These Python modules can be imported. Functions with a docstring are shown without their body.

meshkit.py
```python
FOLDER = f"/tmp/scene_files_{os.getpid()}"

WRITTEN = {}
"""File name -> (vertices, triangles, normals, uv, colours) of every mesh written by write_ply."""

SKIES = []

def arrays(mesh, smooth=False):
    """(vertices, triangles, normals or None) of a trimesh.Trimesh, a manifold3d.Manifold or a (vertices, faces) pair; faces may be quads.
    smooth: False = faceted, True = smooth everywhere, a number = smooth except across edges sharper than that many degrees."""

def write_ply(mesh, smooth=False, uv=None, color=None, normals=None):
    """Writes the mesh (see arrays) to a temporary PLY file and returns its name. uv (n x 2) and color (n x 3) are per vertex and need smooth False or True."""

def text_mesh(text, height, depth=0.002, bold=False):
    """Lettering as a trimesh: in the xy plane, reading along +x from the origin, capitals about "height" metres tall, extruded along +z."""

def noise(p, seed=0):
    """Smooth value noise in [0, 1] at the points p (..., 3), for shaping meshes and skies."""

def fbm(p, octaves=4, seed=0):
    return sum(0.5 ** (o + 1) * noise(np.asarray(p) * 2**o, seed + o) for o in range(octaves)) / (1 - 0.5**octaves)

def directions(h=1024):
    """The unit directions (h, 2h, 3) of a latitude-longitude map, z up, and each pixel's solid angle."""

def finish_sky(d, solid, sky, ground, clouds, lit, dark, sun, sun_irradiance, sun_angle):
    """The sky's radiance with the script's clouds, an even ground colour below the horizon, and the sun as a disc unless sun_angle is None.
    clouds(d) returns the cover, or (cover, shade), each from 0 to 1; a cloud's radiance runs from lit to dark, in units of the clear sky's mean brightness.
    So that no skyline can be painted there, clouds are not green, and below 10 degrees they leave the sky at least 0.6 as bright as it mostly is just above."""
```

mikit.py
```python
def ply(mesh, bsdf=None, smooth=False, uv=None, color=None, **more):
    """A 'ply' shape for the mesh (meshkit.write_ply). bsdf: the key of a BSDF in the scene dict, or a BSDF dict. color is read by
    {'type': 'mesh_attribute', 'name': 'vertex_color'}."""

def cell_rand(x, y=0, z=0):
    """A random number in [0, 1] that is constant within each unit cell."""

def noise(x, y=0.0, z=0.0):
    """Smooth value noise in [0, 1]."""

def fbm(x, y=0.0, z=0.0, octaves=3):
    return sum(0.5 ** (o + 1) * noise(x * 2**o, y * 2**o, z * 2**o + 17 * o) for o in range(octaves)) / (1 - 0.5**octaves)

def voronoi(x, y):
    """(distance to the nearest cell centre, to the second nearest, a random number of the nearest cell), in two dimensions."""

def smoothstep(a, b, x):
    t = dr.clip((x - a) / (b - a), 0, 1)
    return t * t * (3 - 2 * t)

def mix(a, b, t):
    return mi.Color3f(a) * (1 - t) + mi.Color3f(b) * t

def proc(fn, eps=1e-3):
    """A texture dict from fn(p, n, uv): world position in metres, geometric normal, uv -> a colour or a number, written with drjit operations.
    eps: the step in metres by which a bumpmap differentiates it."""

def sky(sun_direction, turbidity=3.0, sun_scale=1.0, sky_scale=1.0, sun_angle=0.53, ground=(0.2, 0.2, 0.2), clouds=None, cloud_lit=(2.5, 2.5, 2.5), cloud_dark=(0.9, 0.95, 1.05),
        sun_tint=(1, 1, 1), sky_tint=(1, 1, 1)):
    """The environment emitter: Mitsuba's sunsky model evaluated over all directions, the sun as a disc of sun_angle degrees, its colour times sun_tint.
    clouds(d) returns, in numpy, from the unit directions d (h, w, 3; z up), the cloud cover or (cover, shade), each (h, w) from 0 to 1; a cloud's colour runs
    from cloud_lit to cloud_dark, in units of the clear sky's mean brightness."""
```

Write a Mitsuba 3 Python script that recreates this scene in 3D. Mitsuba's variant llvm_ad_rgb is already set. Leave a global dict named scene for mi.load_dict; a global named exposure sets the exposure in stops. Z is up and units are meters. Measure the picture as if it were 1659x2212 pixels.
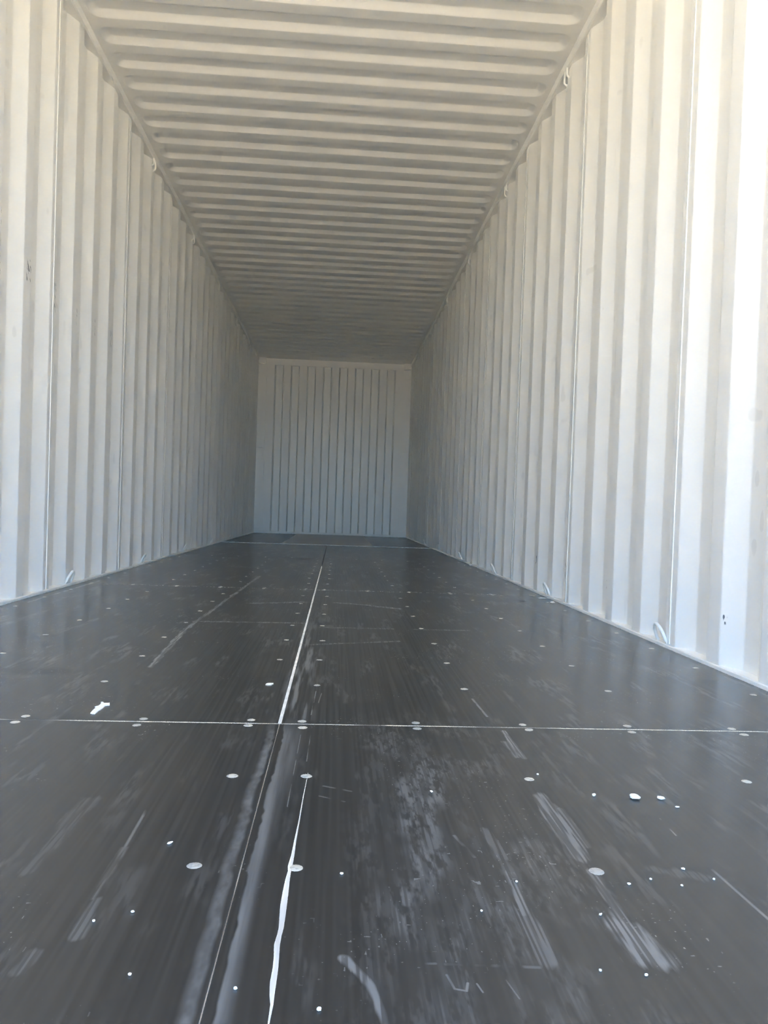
import math, random
import numpy as np, trimesh, drjit as dr, mitsuba as mi
import mikit, meshkit
from mikit import noise, fbm, smoothstep, mix, proc, cell_rand

# ------------------------------------------------------------------ camera, sky, sun, exposure
T = mi.ScalarTransform4f
EYE = [0.0963, 0.0, 0.41418]
FWD = [0.06446112, 0.99770074, -0.02092847]
UP = [-0.03317256, 0.02310282, 0.99918259]
F_PX = 1644.54
scene = {'type': 'scene'}
scene['camera'] = {'type': 'perspective', 'fov_axis': 'x', 'fov': 2 * math.degrees(math.atan(829.5 / F_PX)),
                   'principal_point_offset_x': -4.03 / 1659, 'principal_point_offset_y': -30.73 / 2212, 'near_clip': 0.01, 'far_clip': 500.0,
                   'to_world': T().look_at(origin=EYE, target=[EYE[i] + FWD[i] for i in range(3)], up=UP)}
SUN = [0.50, -0.04, 0.86]
scene['sky'] = mikit.sky(SUN, turbidity=2.5, sun_scale=0.0, sky_scale=1.10, sky_tint=(0.85, 1.00, 1.13), ground=(0.57, 0.505, 0.375))
scene['sun'] = {'type': 'directional', 'direction': [-v for v in SUN], 'irradiance': {'type': 'rgb', 'value': [1.48, 1.28, 0.98]}}
SUN_POWER = 1.0
exposure = 4.70

labels = {}

# ------------------------------------------------------------------ helpers
def numbered(name):
    if not any(k == name or k.startswith(name + '__') for k in list(scene) + list(labels)):
        return name
    n = 1
    while any(k == f'{name}_{n:03d}' or k.startswith(f'{name}_{n:03d}__') for k in list(scene) + list(labels)):
        n += 1
    return f'{name}_{n:03d}'

COUNT = {}
def part_key(full):
    n = COUNT.get(full, 0)
    COUNT[full] = n + 1
    return full if n == 0 else f'{full}_{n:03d}'

def obj(name, mesh, mat, parent=None, smooth=False, label=None):
    key = part_key((parent + '__' if parent else '') + name)
    scene[key] = mikit.ply(mesh, mat, smooth=smooth) if not isinstance(mesh, dict) else mesh
    if label:
        labels[key] = {'label': label}
    return key

def struct(key, label, category):
    labels[key] = {'label': label, 'category': category, 'kind': 'structure'}
    return key

def box(x0, x1, y0, y1, z0, z1, c=0.0):
    if c <= 0:
        return trimesh.creation.box(bounds=[[x0, y0, z0], [x1, y1, z1]])
    # box with its top edges chamfered by c
    v = []
    for x, y, z in ((x0, y0, z0), (x1, y0, z0), (x1, y1, z0), (x0, y1, z0), (x0, y0, z1 - c), (x1, y0, z1 - c), (x1, y1, z1 - c), (x0, y1, z1 - c),
                    (x0 + c, y0 + c, z1), (x1 - c, y0 + c, z1), (x1 - c, y1 - c, z1), (x0 + c, y1 - c, z1)):
        v.append((x, y, z))
    f = [[3, 2, 1, 0], [8, 9, 10, 11]]
    for a in (0, 4):
        for i in range(4):
            j = (i + 1) % 4
            f.append([a + i, a + j, a + 4 + j, a + 4 + i])
    t = []
    for q in f:
        t += [[q[0], q[1], q[2]], [q[0], q[2], q[3]]]
    return trimesh.Trimesh(np.array(v, float), np.array(t), process=False)

def prism(poly, z0, z1):
    import shapely
    m = trimesh.creation.extrude_polygon(shapely.Polygon(poly), z1 - z0, engine='earcut')
    m.apply_translation([0, 0, z0])
    return m

def fillet(pts, r, n=3):
    """Rounds the inner corners of an open polyline (in 2-D)."""
    pts = [np.array(p, float) for p in pts]
    out = [pts[0]]
    for a, b, c in zip(pts, pts[1:], pts[2:]):
        u, w = (a - b), (c - b)
        lu, lw = np.linalg.norm(u), np.linalg.norm(w)
        t = min(r, 0.45 * lu, 0.45 * lw)
        p0, p2 = b + u / lu * t, b + w / lw * t
        for k in range(n + 1):
            s = k / n
            out.append((1 - s) ** 2 * p0 + 2 * s * (1 - s) * b + s * s * p2)
    out.append(pts[-1])
    return np.array(out)

def sheet(profile, off, z0, z1):
    """A folded sheet: profile (n,2) in x,y extruded from z0 to z1, with a second skin displaced by off (2,)."""
    n = len(profile)
    inner, outer = profile, profile + np.array(off)
    v, f = [], []
    for ring in (inner, outer):
        for z in (z0, z1):
            v += [(p[0], p[1], z) for p in ring]
    v = np.array(v)
    def strip(a, b, flip):
        for i in range(n - 1):
            q = [a + i, a + i + 1, b + i + 1, b + i]
            if flip: q = q[::-1]
            f.extend([[q[0], q[1], q[2]], [q[0], q[2], q[3]]])
    strip(0, n, False); strip(2 * n, 3 * n, True)
    # the skins keep vertices of their own, so smoothing does not cross the thin edge
    caps_v, caps_f = [], []
    for a, b in ((0, 2 * n), (n, 3 * n)):
        base = len(v) + len(caps_v)
        caps_v += [v[a + i] for i in range(n)] + [v[b + i] for i in range(n)]
        for i in range(n - 1):
            caps_f += [[base + i, base + i + 1, base + n + i + 1], [base + i, base + n + i + 1, base + n + i]]
    return trimesh.Trimesh(np.vstack([v, np.array(caps_v)]), np.array(f + caps_f), process=False)

def tube(path, r, n=10):
    """A round rod along a polyline path, with closed ends."""
    path = np.array(path, float)
    m = len(path)
    tang = np.gradient(path, axis=0)
    tang /= np.linalg.norm(tang, axis=1, keepdims=True)
    ref = np.array([0.31, 0.2, 0.93])
    v = []
    nrm = np.cross(tang[0], ref); nrm /= np.linalg.norm(nrm)
    for i in range(m):
        nrm = nrm - tang[i] * (nrm @ tang[i]); nrm /= np.linalg.norm(nrm)
        b = np.cross(tang[i], nrm)
        for k in range(n):
            a = 2 * math.pi * k / n
            v.append(path[i] + r * (math.cos(a) * nrm + math.sin(a) * b))
    f = []
    for i in range(m - 1):
        for k in range(n):
            a, b2 = i * n + k, i * n + (k + 1) % n
            f += [[a, b2, b2 + n], [a, b2 + n, a + n]]
    v += [path[0], path[-1]]
    for k in range(n):
        f += [[len(v) - 2, (k + 1) % n, k], [len(v) - 1, (m - 1) * n + k, (m - 1) * n + (k + 1) % n]]
    return trimesh.Trimesh(np.array(v), np.array(f), process=False)

# ------------------------------------------------------------------ materials
def bsdf(key, color, rough, spec=0.5, **more):
    c = color if isinstance(color, dict) else {'type': 'rgb', 'value': list(color)}
    scene[key] = {'type': 'twosided', 'bsdf': {'type': 'principled', 'base_color': c, 'roughness': rough, 'specular': spec, **more}}
    return key

PAINT = (0.755, 0.743, 0.710)
def paint_fn(p, n, uv):
    # off-white paint with faint blotches and the odd grey scuff
    blot = fbm(p.x * 3.1 + p.y * 2.3, p.y * 2.9, p.z * 1.7, 3)
    c = mix((0.745, 0.733, 0.699), (0.765, 0.753, 0.719), blot)
    sc = smoothstep(0.80, 0.86, noise(p.y * 31.0, p.z * 17.0, p.x * 9.0)) * smoothstep(0.62, 0.75, noise(p.y * 2.1 + 7.0, p.z * 1.9))
    return mix(c, (0.58, 0.57, 0.55), 0.4 * sc)
def left_fn(p, n, uv):
    # as the paint, plus rubbed grey pen marks across the ribs at head-of-knee height
    c = paint_fn(p, n, uv)
    hit = mi.Float(0)
    for y, z, h, a in ((2.945, 1.25, 0.06, 0.8), (2.95, 1.40, 0.10, 0.45), (3.19, 1.33, 0.05, 0.8), (3.48, 1.30, 0.07, 0.5), (3.775, 1.28, 0.05, 0.4), (4.05, 1.30, 0.05, 0.55), (4.31, 1.30, 0.05, 0.45)):
        inside = smoothstep(0.040, 0.026, dr.abs(p.y - y)) * smoothstep(h, h * 0.75, dr.abs(p.z - z))
        hit = dr.maximum(hit, a * inside)
    stroke = smoothstep(0.56, 0.68, noise(p.y * 130.0 + p.z * 60.0, p.z * 75.0))
    return mix(c, (0.16, 0.16, 0.16), hit * stroke)
def right_fn(p, n, uv):
    c = paint_fn(p, n, uv)
    hit = mi.Float(0)
    for y, z, h in ((2.05, 0.143, 0.016), (3.52, 0.16, 0.045), (4.04, 0.17, 0.03), (2.97, 0.15, 0.02)):
        hit = dr.maximum(hit, smoothstep(0.010, 0.004, dr.abs(p.y - y)) * smoothstep(h, h * 0.7, dr.abs(p.z - z)))
    return mix(c, (0.13, 0.14, 0.16), hit * smoothstep(0.52, 0.62, noise(p.y * 210.0, p.z * 120.0)))

bsdf('paint', proc(paint_fn), 0.36, 0.5)
bsdf('paint_left', proc(left_fn), 0.36, 0.5)
bsdf('paint_right', proc(right_fn), 0.36, 0.5)
bsdf('rail_paint', PAINT, 0.42)

# scuffs and scratches that the photograph shows on the floor: x0, y0, x1, y1, half-width, strength (metres)
STROKES = [
    (0.406, 1.10, 0.406, 0.90, 0.014, 0.62), (0.408, 0.86, 0.405, 0.73, 0.010, 0.5), (0.404, 0.745, 0.405, 0.69, 0.020, 0.75), (0.425, 1.05, 0.424, 0.93, 0.006, 0.4),
    (0.310, 0.86, 0.304, 0.77, 0.009, 0.7), (0.304, 0.78, 0.306, 0.69, 0.013, 0.45), (0.117, 0.695, 0.139, 0.653, 0.005, 0.8), (0.139, 0.653, 0.151, 0.600, 0.005, 0.8),
    (-0.147, 1.055, -0.144, 0.92, 0.003, 0.5), (-0.144, 0.92, -0.144, 0.80, 0.005, 0.35), (-0.234, 0.86, -0.233, 1.07, 0.012, 0.16), (-0.140, 0.80, -0.138, 0.73, 0.007, 0.32),
    (0.427, 1.43, 0.429, 1.27, 0.005, 0.75), (0.415, 1.36, 0.418, 1.28, 0.008, 0.4), (0.411, 1.675, 0.416, 1.53, 0.004, 0.6),
    (-0.360, 1.94, -0.389, 2.53, 0.010, 0.65), (-0.389, 2.53, -0.376, 3.12, 0.010, 0.5), (-0.376, 3.12, -0.348, 4.51, 0.010, 0.5),
    (-0.260, 3.25, -0.049, 3.34, 0.022, 0.55), (-0.393, 2.713, -0.012, 2.732, 0.012, 0.5), (0.109, 3.35, 0.25, 3.29, 0.020, 0.6), (0.26, 3.27, 0.367, 3.20, 0.020, 0.6),
    (0.014, 2.30, 0.303, 2.40, 0.012, 0.32), (0.048, 2.646, 0.30, 2.65, 0.010, 0.35), (0.38, 2.65, 0.57, 2.655, 0.010, 0.3),
    (0.557, 1.02, 0.555, 0.965, 0.0015, 0.6), (0.556, 0.87, 0.561, 0.76, 0.003, 0.5), (0.140, 0.684, 0.200, 0.685, 0.003, 0.45), (0.21, 0.684, 0.302, 0.678, 0.004, 0.4),
    (0.208, 0.668, 0.212, 0.648, 0.0022, 0.8), (0.212, 0.648, 0.222, 0.645, 0.0022, 0.7), (0.222, 0.645, 0.225, 0.656, 0.0022, 0.8), (0.233, 0.655, 0.236, 0.643, 0.0015, 0.7), (0.26, 0.66, 0.266, 0.634, 0.0015, 0.6),
    (-0.165, 0.705, -0.171, 0.675, 0.008, 0.30), (-1.117, 3.10, -1.116, 3.45, 0.005, 0.7), (-1.116, 3.50, -1.114, 4.02, 0.006, 0.9), (0.062, 1.72, 0.058, 1.52, 0.002, 0.6), (0.075, 1.70, 0.066, 1.55, 0.0015, 0.5),
    (0.062, 1.44, 0.060, 1.24, 0.0012, 0.6), (0.044, 1.44, 0.041, 1.05, 0.0012, 0.6), (0.30, 0.98, 0.31, 0.90, 0.010, 0.35), (0.225, 0.98, 0.23, 0.93, 0.010, 0.4), (0.26, 0.96, 0.275, 0.90, 0.004, 0.45),
    (0.09, 1.13, 0.13, 1.11, 0.0035, 0.35), (0.085, 1.09, 0.12, 1.07, 0.003, 0.35), (0.48, 0.87, 0.56, 0.845, 0.012, 0.14),
]
def floor_fn(p, n, uv):
    x, y = p.x, p.y
    grain = noise(x * 270.0, y * 4.0)
    board = cell_rand(dr.floor(x / 1.2 + 0.001), dr.floor((y - 1.455) / 2.405))
    cloud = fbm(x * 4.0, y * 2.2, 3.0, 3)
    base = mix((0.0205, 0.0220, 0.0218), (0.0295, 0.0308, 0.0305), 0.4 * board + 0.6 * cloud)
    base = base * (1.0 + (0.12 + 0.28 * smoothstep(0.45, 0.20, dr.abs(x - 0.12))) * (grain - 0.5))
    fine = fbm(x * 160.0, y * 22.0, 1.0, 3)
    streak = smoothstep(0.30, 0.68, noise(x * 420.0, y * 16.0, 3.0))
    rub = fbm(x * 26.0, y * 6.0, 5.0, 4)
    d = 0.10 * smoothstep(0.54, 0.80, rub) * smoothstep(0.35, 0.7, fine)
    # grey rub of the boards beside the middle joint, near the door
    near = smoothstep(1.52, 1.35, y)
    wob = 0.005 * (noise(y * 9.0, 2.0) - 0.5) + 0.003 * (noise(y * 60.0, 4.0) - 0.5)
    lft = smoothstep(-0.023, -0.013, x + wob) * smoothstep(-0.004, -0.009, x + wob)
    rgt = smoothstep(0.0090, 0.0120, x + wob) * smoothstep(0.030 + 0.026 * smoothstep(0.8, 1.3, y), 0.012, x)
    d = dr.maximum(d, near * lft * (0.10 + 0.42 * fbm(x * 90.0, y * 45.0, 2.0, 3)))
    d = dr.maximum(d, near * rgt * (0.12 + 0.50 * fbm(x * 150.0, y * 8.0, 4.0, 3)))
    far = smoothstep(1.45, 1.50, y) * smoothstep(3.3, 1.8, y)
    d = dr.maximum(d, far * smoothstep(-0.02, 0.004, x) * smoothstep(0.075, 0.03, x) * 0.45 * smoothstep(0.35, 0.7, fbm(x * 110.0, y * 6.0, 8.0, 3)))
    # a finely scuffed patch right of the middle
    patch = smoothstep(0.10, 0.20, x) * smoothstep(0.44, 0.30, x) * smoothstep(0.5, 0.6, y) * smoothstep(1.62, 1.1, y)
    coarse = smoothstep(0.36, 0.70, fbm(x * 22.0 + 0.3 * y, y * 9.0, 6.0, 3))
    d = dr.maximum(d, patch * (0.05 + 0.34 * coarse * (0.35 + 0.65 * streak) * smoothstep(0.28, 0.62, fbm(x * 170.0, y * 50.0, 11.0, 3))))
    brk = fbm(x * 170.0, y * 26.0, 9.0, 3)
    frag = fbm(x * 45.0, y * 19.0, 13.0, 3)
    for x0, y0, x1, y1, w, a in STROKES:
        a = 0.78 * a
        ux, uy = x1 - x0, y1 - y0
        t = dr.clip(((x - x0) * ux + (y - y0) * uy) / (ux * ux + uy * uy), 0, 1)
        e = dr.sqrt(dr.square(x - x0 - t * ux) + dr.square(y - y0 - t * uy)) / w
        soft = w > 0.004
        if soft:
            d = dr.maximum(d, a * smoothstep(1.15, 0.25, e + 1.3 * (brk - 0.5) + 1.1 * (frag - 0.5)) * (0.30 + 0.70 * streak))
        else:
            d = dr.maximum(d, a * smoothstep(1.0, 0.2, e) * smoothstep(0.32, 0.58, frag))
    speck = smoothstep(0.935, 0.96, noise(x * 300.0, y * 240.0)) * smoothstep(0.55, 0.80, noise(x * 9.0, y * 7.0, 4.0))
    d = dr.maximum(d, 0.55 * speck)
    stain = smoothstep(0.075, 0.02, dr.sqrt(dr.square((x + 0.61) * 0.55) + dr.square((y - 1.86) * 1.4 - 0.02 * noise(x * 40.0)))) * 0.5
    return mix(base * (1 - stain), (0.230, 0.240, 0.243), d)
bsdf('floor_coat', proc(floor_fn), 0.23, 0.6)

def seal_fn(p, n, uv):
    k = smoothstep(0.40, 0.54, fbm(p.x * 5.0 + 2.6, p.y * 5.0, 1.0, 3)) * (0.55 + 0.45 * noise(p.x * 130.0, p.y * 90.0))
    return mix((0.10, 0.10, 0.10), (0.66, 0.63, 0.58), k)
bsdf('sealant', proc(seal_fn), 0.7, 0.3)
def mid_fn(p, n, uv):
    k = 0.55 + 0.45 * noise(p.x * 130.0, p.y * 60.0)
    return mix((0.22, 0.22, 0.21), (0.72, 0.69, 0.64), k)
bsdf('sealant_middle', proc(mid_fn), 0.7, 0.3)
def edge_fn(p, n, uv):
    return mix((0.10, 0.085, 0.07), (0.30, 0.265, 0.225), noise(p.x * 300.0, p.y * 14.0))
bsdf('raw_edge', proc(edge_fn), 0.7, 0.3)
def head_fn(p, n, uv):
    r = cell_rand(dr.floor(p.x * 9.0 + 0.5), dr.floor(p.y * 13.0 + 0.5), 2.0)
    c = mix((0.27, 0.27, 0.26), (0.50, 0.465, 0.40), r)
    return mix(c, (0.20, 0.20, 0.19), 0.5 * smoothstep(0.55, 0.8, noise(p.x * 330.0, p.y * 330.0)))
bsdf('screw_head', proc(head_fn), 0.5, 0.5)
def split_fn(p, n, uv):
    return mix((0.42, 0.40, 0.37), (0.66, 0.635, 0.59), noise(p.x * 420.0, p.y * 22.0))
bsdf('bare_wood', proc(split_fn), 0.75, 0.2)
bsdf('tunnel_steel', (0.30, 0.31, 0.31), 0.34)
bsdf('strip_steel', (0.52, 0.52, 0.50), 0.45)
bsdf('under_steel', (0.05, 0.05, 0.05), 0.6)
bsdf('white_bits', (0.74, 0.74, 0.73), 0.6, 0.3)
def yard_fn(p, n, uv):
    return mix((0.575, 0.505, 0.370), (0.645, 0.570, 0.425), fbm(p.x * 0.7, p.y * 0.7, 0.0, 4))
bsdf('yard_concrete', proc(yard_fn), 0.85, 0.2)

# ------------------------------------------------------------------ the setting
W, Y0, Y1 = 1.176, -0.2, 11.829
PITCH, DEPTH = 0.278, 0.036
Z_ROOF, Z_RAIL = 2.684, 2.638

struct('ground', 'sunlit concrete yard outside the open doors', 'ground')
obj('ground', box(-40, 40, -50, 40, -0.45, -0.25), 'yard_concrete')

def wall(side, phase, mat):
    key = 'wall_right' if side > 0 else 'wall_left'
    struct(key, f'corrugated off-white steel side wall on the {"right" if side > 0 else "left"}', 'wall')
    def x_at(d): return side * (W + d)
    def points(a, b):
        """The fold line between the depths y = a and b."""
        pts = []
        k0 = math.floor((a - phase) / PITCH) - 1
        for k in range(k0, k0 + int((b - a) / PITCH) + 4):
            y = phase + k * PITCH
            pts += [(0.0, y), (0.0, y + 0.071), (DEPTH, y + 0.139), (DEPTH, y + 0.210)]
        ys, ds = np.array([p[1] for p in pts]), np.array([p[0] for p in pts])
        keep = (ys > a + 1e-6) & (ys < b - 1e-6)
        ya = np.concatenate([[a], ys[keep], [b]])
        da = np.interp(ya, ys, ds)
        return np.stack([side * (W + da), ya], -1)
    seams = sorted(phase + PITCH + 0.036 + 4 * PITCH * m for m in range(-4, 12))
    edges = [Y0] + [s for s in seams if Y0 + 0.1 < s < Y1 - 0.1] + [Y1 + 0.004]
    for a, b in zip(edges, edges[1:]):
        prof = fillet(points(a, b), 0.005)
        obj('panel', sheet(prof, (side * 0.002, 0.0), -0.02, Z_RAIL), mat, key, smooth=True)
    rng = np.random.default_rng(5 if side > 0 else 6)
    for s in edges[1:-1]:
        zz = np.linspace(0.016, Z_RAIL - 0.004, 90)
        path = np.stack([side * (W - 0.0002) + 0 * zz, s + 0.0012 * np.cumsum(rng.normal(0, 0.25, len(zz))).clip(-2, 2), zz], -1)
        obj('weld_bead', tube(path, 0.0026, 6), 'rail_paint', key, smooth=True)
wall(1, 2.0616, 'paint_right')
wall(-1, 3.1298, 'paint_left')

for side, name in ((-1, 'left'), (1, 'right')):
    k = struct(f'baseboard_{name}', f'narrow off-white steel rail along the foot of the {name} wall', 'rail')
    a, b = sorted((side * (W - 0.004), side * (W + 0.075)))
    obj(k, box(a, b, Y0 - 0.1, Y1 + 0.1, -0.16, 0.012, 0.003), 'rail_paint')
    k = struct('trim_1' if side < 0 else 'trim_2', f'square off-white top rail where the {name} wall meets the roof', 'rail')
    a, b = sorted((side * (W - 0.016), side * (W + 0.075)))
    m = box(a, b, Y0 - 0.1, Y1 + 0.12, -0.12, -Z_RAIL + Z_RAIL, 0.006)
    m.apply_transform(np.diag([1, 1, -1, 1.0])); m.invert()
    m.apply_translation([0, 0, Z_RAIL])
    obj(k, m, 'rail_paint')

# the roof: pressed ribs with rounded ends, five to a sheet
struct('ceiling', 'off-white corrugated steel roof with rounded rib ends', 'ceiling')
RIB0, RIBP, RIBH, RIBL, RIBD, RIBR = 3.4397, 0.2055, 0.0698, 1.130, 0.021, 0.055
def roof_panel(a, b, centres):
    xs = np.concatenate([[-1.168, -1.15], -np.linspace(1.137, 1.03, 20), [-0.9, -0.5, 0, 0.5, 0.9], np.linspace(1.03, 1.137, 20), [1.15, 1.168]])
    ys = [a, b]
    for c in centres:
        for s in (-1, 1):
            ys += [c + s * t for t in (0.0745, 0.0715, 0.0695, 0.0675, 0.0650, 0.0620, 0.0560, 0.0500, 0.0440, 0.0380, 0.0360, 0.0330, 0.0300, 0.0270, 0.0150)]
        ys += [c]
    ys = np.array(sorted(y for y in ys if a <= y <= b))
    X, Y = np.meshgrid(xs, ys)
    H = np.zeros_like(X)
    for c in centres:
        qx, qy = np.abs(X) - (RIBL - RIBR), np.abs(Y - c) - (RIBH - RIBR)
        sd = np.hypot(np.maximum(qx, 0), np.maximum(qy, 0)) + np.minimum(np.maximum(qx, qy), 0) - RIBR
        u = (-sd) / 0.038
        # a straight flank with softened bends
        r = 0.08
        g = np.where(u < -r, 0, np.where(u < r, (u + r) ** 2 / (4 * r), np.where(u < 1 - r, u, np.where(u < 1 + r, 1 - (1 + r - u) ** 2 / (4 * r), 1))))
        H = np.maximum(H, g)
    Z = Z_ROOF + RIBD * H
    n, m = X.shape
    def skin(dz, flip):
        v = np.stack([X, Y, Z + dz], -1).reshape(-1, 3)
        i = np.arange(n * m).reshape(n, m)
        q = np.stack([i[:-1, :-1], i[1:, :-1], i[1:, 1:], i[:-1, 1:]], -1).reshape(-1, 4)
        f = np.vstack([q[:, [0, 1, 2]], q[:, [0, 2, 3]]])
        return v, f[:, ::-1] if flip else f
    v0, f0 = skin(0, False)
    v1, f1 = skin(0.0025, True)
    return trimesh.Trimesh(np.vstack([v0, v1]), np.vstack([f0, f1 + len(v0)]), process=False)
ks = list(range(-16, 40))
groups = [ks[i:i + 5] for i in range(0, len(ks), 5)]
for g in groups:
    a = RIB0 + RIBP * g[0] - RIBP / 2
    b = RIB0 + RIBP * g[-1] + RIBP / 2
    obj('panel', roof_panel(a, b, [RIB0 + RIBP * k for k in g]), 'paint', 'ceiling', smooth=True)
end0, end1 = RIB0 + RIBP * ks[0] - RIBP / 2, RIB0 + RIBP * ks[-1] + RIBP / 2
obj('end_plate', box(-1.168, 1.168, Y0 - 0.1, end0, Z_ROOF, Z_ROOF + 0.004), 'paint', 'ceiling')
obj('end_plate', box(-1.168, 1.168, end1, Y1 + 0.1, Z_ROOF, Z_ROOF + 0.004), 'paint', 'ceiling')

# the front end wall
struct('wall_back', 'corrugated off-white steel end wall with eight recessed bays', 'wall')
BZ0, BZ1 = 0.032, 2.588
pts = [(-1.10, Y1)]
for i in range(8):
    xl = -0.929 + 0.2466 * i
    pts += [(xl, Y1), (xl + 0.018, Y1 + 0.0456), (xl + 0.118, Y1 + 0.0456), (xl + 0.136, Y1)]
pts += [(1.10, Y1)]
obj('panel', sheet(fillet(pts, 0.006), (0.0, 0.003), 0.0, 2.66), 'paint', 'wall_back', smooth=True)
obj('header', box(-1.19, 1.19, Y1 - 0.0015, Y1 + 0.11, BZ1, 2.78), 'paint', 'wall_back')
obj('sill', box(-1.10, 1.10, Y1 - 0.006, Y1 + 0.11, -0.12, BZ0), 'rail_paint', 'wall_back')
for s in (-1, 1):
    a, b = sorted((s * 1.051, s * 1.20))
    post = obj('corner_post', box(a, b, Y1 - 0.010, Y1 + 0.11, -0.12, 2.70), 'paint', 'wall_back')
    for z in (0.045, 0.080, 1.31, 2.46):
        path = [(s * (1.175 - 0.10 * t), Y1 - 0.0095, z + 0.0015 * math.sin(9 * t)) for t in np.linspace(0, 1, 8)]
        obj('weld_bead', tube(path, 0.0045, 6), 'rail_paint', post, smooth=True)
    a, b = sorted((s * 1.058, s * 1.172))
    m = box(a, b, Y1 - 0.072, Y1 + 0.02, -2.684, -2.590, 0.010)
    m.apply_transform(np.diag([1, 1, -1, 1.0])); m.invert()
    obj('corner_block', m, 'rail_paint', 'wall_back')

# the frame of the open doorway behind the camera
struct('trim_3', 'steel frame around the open doorway behind the camera', 'door frame')
obj('header', box(-1.26, 1.26, Y0 - 0.12, Y0, 2.585, 2.80), 'rail_paint', 'trim_3')
for s in (-1, 1):
    a, b = sorted((s * 1.170, s * 1.26))
    obj('post', box(a, b, Y0 - 0.12, Y0, -0.2, 2.585), 'rail_paint', 'trim_3')
obj('sill', box(-1.26, 1.26, Y0 - 0.12, Y0, -0.2, -0.002), 'under_steel', 'trim_3')

# ------------------------------------------------------------------ the floor
struct('floor', 'dark coated plywood floor boards screwed to steel members', 'floor')
XE = W - 0.004
obj('bearer_sheet', box(-XE, XE, Y0, Y1, -0.11, -0.029), 'under_steel', 'floor')
GAP = 0.0032
rows = [(Y0, 1.455), (1.455, 3.862), (3.862, 6.267), (6.267, 8.518)]
dome = []
def screw_mesh(r=0.0092, h=0.0014):
    v, f = [(0, 0, h)], []
    for q, z in ((0.55 * r, 0.88 * h), (0.88 * r, 0.5 * h), (r, 0.0)):
        v += [(q * math.cos(2 * math.pi * k / 14), q * math.sin(2 * math.pi * k / 14), z) for k in range(14)]
    for k in range(14):
        j = (k + 1) % 14
        f.append([0, 1 + k, 1 + j])
        for a in (1, 15):
            f += [[a + k, a + 14 + k, a + 14 + j], [a + k, a + 14 + j, a + j]]
    return trimesh.Trimesh(np.array(v, float), np.array(f), process=False)
SCREW = mikit.ply(screw_mesh(), 'screw_head', smooth=True)
rng = random.Random(3)
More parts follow.
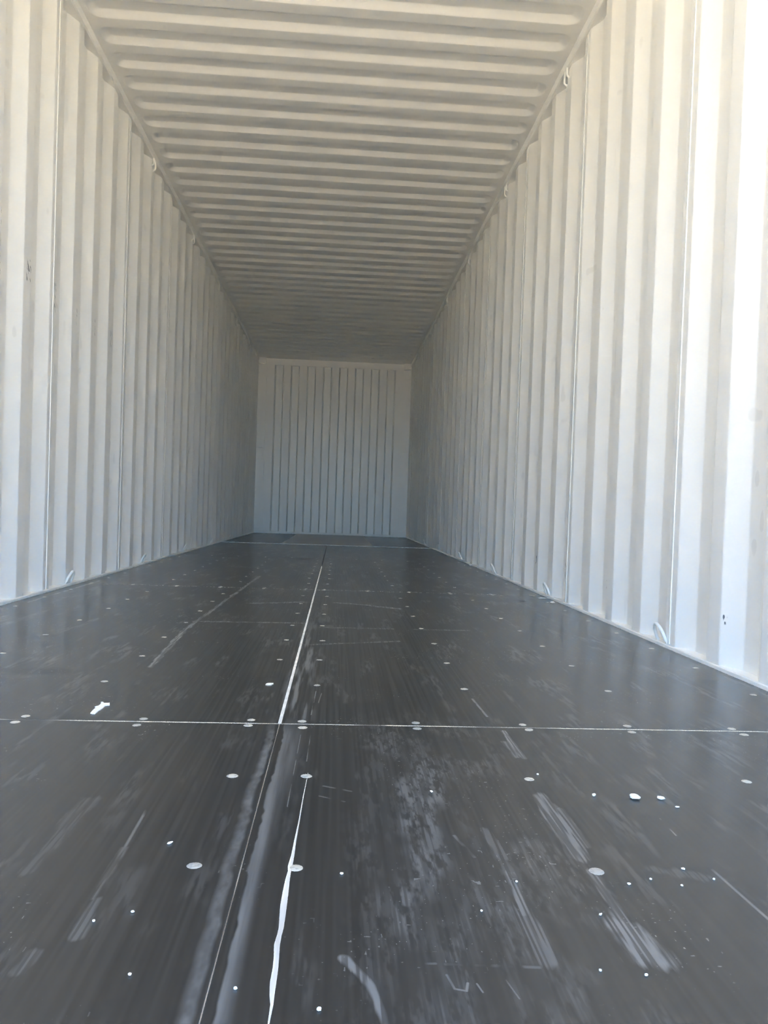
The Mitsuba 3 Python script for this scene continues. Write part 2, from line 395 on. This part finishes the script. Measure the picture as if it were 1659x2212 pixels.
def screws(parent, xs_mid, xs_seam, y0, y1, door):
    n = round((y1 - y0) / 0.302)
    lines = []
    if not door:
        lines.append((y0 + 0.018, xs_seam))
    lines.append((y1 - 0.020, xs_seam))
    y = y1 - 0.285 if door else y0 + 0.316
    while max(y0 + 0.1, 0.7) < y < y1 - 0.1:
        lines.append((y, xs_mid))
        y += -0.2995 if door else 0.302
    for y, xs in lines:
        for x in xs:
            key = part_key(parent + '__screw')
            scene[key] = {**SCREW, 'to_world': T().translate([x + rng.uniform(-.005, .005), y + rng.uniform(-.006, .006), -0.0002]).rotate([0, 0, 1], rng.uniform(0, 90)).scale([rng.uniform(.88, 1.08), rng.uniform(.82, 1.05), 1])}
for i, (a, b) in enumerate(rows):
    for s in (-1, 1):
        x0, x1 = (-XE, -GAP) if s < 0 else (GAP, XE)
        if i == 0:
            x0, x1 = (-XE, -0.0006) if s < 0 else (0.0006, XE)
        p = obj('plywood_panel', box(x0, x1, a + (0 if i == 0 else GAP * .85), b - GAP * .85, -0.028, 0.0, 0.0006), 'floor_coat', 'floor')
        if i < 3:
            mid = (-1.116, -0.773, -0.418, -0.049) if s < 0 else (0.061, 0.411, 0.760, 1.116)
            seam = (-1.116, -0.905, -0.690, -0.480, -0.263, -0.053) if s < 0 else (0.046, 0.267, 0.476, 0.686, 0.903, 1.116)
            screws(p, mid, seam, a, b, i == 0)
        if i == 0 and s > 0:
            SPL = [(1.1835, 0.0643, 0.0650), (1.0863, 0.0609, 0.0620), (0.9922, 0.0587, 0.0604), (0.9432, 0.0567, 0.0592), (0.9011, 0.0553, 0.0591), (0.8736, 0.0531, 0.0583), (0.8626, 0.054, 0.0576),
                   (0.8415, 0.0524, 0.0574), (0.8135, 0.0514, 0.0577), (0.7874, 0.0509, 0.0578), (0.7629, 0.0518, 0.0577), (0.7446, 0.0526, 0.0574), (0.7319, 0.052, 0.0564), (0.7151, 0.0504, 0.0559),
                   (0.6948, 0.0518, 0.0567), (0.6782, 0.0522, 0.0572), (0.6574, 0.0516, 0.0571), (0.6401, 0.0527, 0.0569), (0.6283, 0.0545, 0.057), (0.6047, 0.0544, 0.0558), (0.56, 0.0545, 0.0552)]
            poly = [(l, y) for y, l, r in SPL] + [(r, y) for y, l, r in reversed(SPL)]
            obj('split', prism(poly, -0.003, 0.0007), 'bare_wood', p, label='pale bare-wood split running along the dark board')
for a, b in ((8.518 + 0.014, Y1 - 0.006),):
    for s in (-1, 1):
        x0, x1 = sorted((s * 0.519, s * XE))
        obj('plywood_panel', box(x0, x1, a, b, -0.028, 0.0, 0.0006), 'floor_coat', 'floor')
obj('tunnel_plate', box(-0.515, 0.515, 8.518 + 0.014, Y1 - 0.006, -0.012, 0.004, 0.002), 'tunnel_steel', 'floor', label='grey steel plate over the tunnel at the far end')
obj('threshold_strip', box(-XE, XE, 8.518, 8.532, -0.028, 0.005, 0.0015), 'strip_steel', 'floor')
for i in (1, 2, 3):
    y = rows[i][0]
    for s in (-1, 1):
        x0, x1 = sorted((s * 0.001, s * XE))
        if i == 2 and s > 0:
            obj('joint_filler', box(0.004, 0.52, y - GAP * .85, y + GAP * .85, -0.02, -0.0003), 'sealant_middle', 'floor')
            x0 = 0.52
        obj('joint_filler', box(x0, x1, y - GAP * .85, y + GAP * .85, -0.02, -0.0004), 'sealant', 'floor')
obj('joint_filler', box(-0.00058, 0.00058, Y0, 1.452, -0.02, -0.0006), 'raw_edge', 'floor')
obj('joint_filler', box(-GAP, GAP, 1.457, 5.42, -0.02, -0.0003), 'sealant_middle', 'floor')
obj('joint_filler', box(-GAP, GAP, 5.42, 8.516, -0.02, -0.003), 'under_steel', 'floor')

# ------------------------------------------------------------------ lashing rings
def arc(n=11): return np.linspace(0, math.pi, n)
def bend(p, side):
    """Mirrors the rod for its wall and drops doubled points."""
    p = np.array(p, float)
    p[:, 0] *= side
    q = [p[0]]
    for r in p[1:]:
        if np.linalg.norm(r - q[-1]) > 1e-4: q.append(r)
    return np.array(q)
def low_ring(side):
    """A bent rod standing on the base rail; its loop runs along the wall and leans into the container."""
    h = 0.060
    p = [(0.002, -0.037, -0.004), (0.0, -0.036, 0.006)]
    for a in arc(15):
        z = 0.012 + (h - 0.012) * math.sin(a)
        p.append((-0.40 * z, -0.0345 * math.cos(a), z))
    p += [(0.0, 0.036, 0.006), (0.002, 0.037, -0.004)]
    return tube(bend(p, side), 0.0058, 10)
def high_ring(side):
    """A bent rod under the top rail: a leg, a sloping bar along the wall and a second leg at its middle."""
    one = [(-0.010, -0.033, 0.003), (-0.011, -0.033, -0.015), (-0.011, -0.033, -0.028), (-0.007, -0.0325, -0.036), (0.000, -0.031, -0.039), (0.005, -0.027, -0.043), (0.006, -0.015, -0.052), (0.006, 0.000, -0.063), (0.006, 0.014, -0.074), (0.005, 0.026, -0.083)]
    two = [(-0.011, 0.004, 0.003), (-0.012, 0.004, -0.030), (-0.012, 0.004, -0.048), (-0.010, 0.004, -0.056), (-0.004, 0.003, -0.062), (0.005, 0.002, -0.064)]
    return trimesh.util.concatenate([tube(bend(one, side), 0.0056, 10), tube(bend(two, side), 0.0050, 10)])
ORD = ['nearest to the camera', 'second from the camera', 'third from the camera', 'fourth from the camera', 'fifth from the camera', 'sixth from the camera', 'seventh from the camera']
def rings(side, ys, high):
    wall_name = 'right' if side > 0 else 'left'
    mesh = high_ring(side) if high else low_ring(side)
    for i, y in enumerate(ys):
        key = numbered('lashing_ring')
        m = mesh.copy()
        m.apply_translation([side * (W - 0.002), y, Z_RAIL] if high else [side * (W + 0.003), y, 0.012])
        where = f'under the top rail of the {wall_name} wall' if high else f'at the foot of the {wall_name} wall'
        scene[key] = mikit.ply(m, 'rail_paint', smooth=True)
        labels[key] = {'label': f'off-white lashing ring {where}, {ORD[i]}', 'category': 'lashing ring',
                       'group': f'lashing rings along the {"top" if high else "foot"} of the {wall_name} wall'}
rings(1, [2.433, 3.790, 5.12, 6.50, 7.87, 9.24, 10.61], False)
rings(-1, [3.730, 5.105, 6.48, 7.85, 9.22, 10.60], False)
rings(1, [3.800, 5.165, 6.59, 7.93, 9.30, 10.67], True)
rings(-1, [5.105, 6.475, 7.84, 9.21, 10.58], True)

# ------------------------------------------------------------------ litter on the floor
FL = [(-0.3679, 1.501), (-0.3699, 1.5279), (-0.369, 1.5406), (-0.3742, 1.5479), (-0.3688, 1.556), (-0.3699, 1.5757), (-0.3539, 1.5782), (-0.3497, 1.5639), (-0.3567, 1.5595), (-0.3568, 1.5326), (-0.3582, 1.5212), (-0.3586, 1.4968)]
scene['paint_flake'] = mikit.ply(prism(FL, 0.0002, 0.0022), 'white_bits')
labels['paint_flake'] = {'label': 'long ragged white flake lying on the dark floor at the left', 'category': 'flake'}
def crumb(x, y, sx, sy, sz, seed):
    m = trimesh.creation.icosphere(subdivisions=2, radius=1.0)
    v = np.array(m.vertices)
    v *= 0.72 + 0.56 * meshkit.noise(v * 1.7 + seed * 3.1, seed)[:, None]
    v *= np.array([sx, sy, sz])
    a = seed * 1.3
    v[:, :2] = v[:, :2] @ np.array([[math.cos(a), math.sin(a)], [-math.sin(a), math.cos(a)]])
    v[:, 2] -= v[:, 2].min() - 0.0001
    v[:, :2] += (x, y)
    return trimesh.Trimesh(v, m.faces, process=False)
BITS = [(0.550, 1.093, .0085, .0075, .0030, 'largest white chip on the dark floor, right of the middle'), (0.589, 1.090, .0055, .0045, .0025, 'small white chip just right of the largest chip on the floor'),
        (0.491, 1.100, .0028, .0024, .0020, 'tiny white crumb left of the largest chip on the floor'), (-0.369, 1.580, .0060, .0030, .0015, 'small white scrap beside the far end of the ragged flake'),
        (1.163, 5.949, .012, .010, .006, 'pale crumb on the floor against the foot of the right wall'), (1.150, 3.746, .010, .035, .002, 'white paint chip by the right wall just this side of the second ring'), (1.138, 3.574, .010, .040, .002, 'white paint chip by the right wall nearer the camera than its neighbour'),
        (-0.047, 1.775, .010, .008, .0015, 'white scrap lying over a screw head left of the middle joint')]
for i, (x, y, sx, sy, sz, lab) in enumerate(BITS):
    key = numbered('paint_chip')
    scene[key] = mikit.ply(crumb(x, y, sx, sy, sz, i + 1), 'white_bits', smooth=True)
    labels[key] = {'label': lab, 'category': 'chip'}
SPOTS = [(-0.093, 0.932, .0042, .0016), (-0.129, 0.756, .0014, .0014), (-0.071, 0.669, .0016, .0014), (-0.096, 0.773, .0015, .0018), (0.023, 0.649, .0018, .0016), (0.095, 0.621, .0022, .0020), (0.440, 0.833, .0020, .0020), (0.384, 0.768, .0022, .0012),
         (0.249, 1.110, .0035, .0020), (0.312, 0.838, .0014, .0014), (0.60, 1.06, .0022, .0030), (0.52, 0.87, .0025, .0015), (0.545, 0.845, .0016, .0014), (0.50, 0.83, .0014, .0012), (0.47, 0.845, .0016, .0014), (0.115, 0.855, .0014, .0020), (0.26, 0.775, .0014, .0014), (0.39, 0.665, .0016, .0016), (0.35, 0.672, .0015, .0012), (0.43, 1.19, .0018, .0018)]
for i, (x, y, sx, sy) in enumerate(SPOTS):
    key = numbered('dust_crumb')
    scene[key] = mikit.ply(crumb(x, y, sx, sy, 0.0011, i + 20), 'white_bits', smooth=True)
    labels[key] = {'label': 'tiny pale crumb of dust lying loose on the dark floor', 'category': 'crumb', 'group': 'dust crumbs scattered on the near floor'}

scene['sun']['irradiance']['value'] = [v * SUN_POWER for v in scene['sun']['irradiance']['value']]
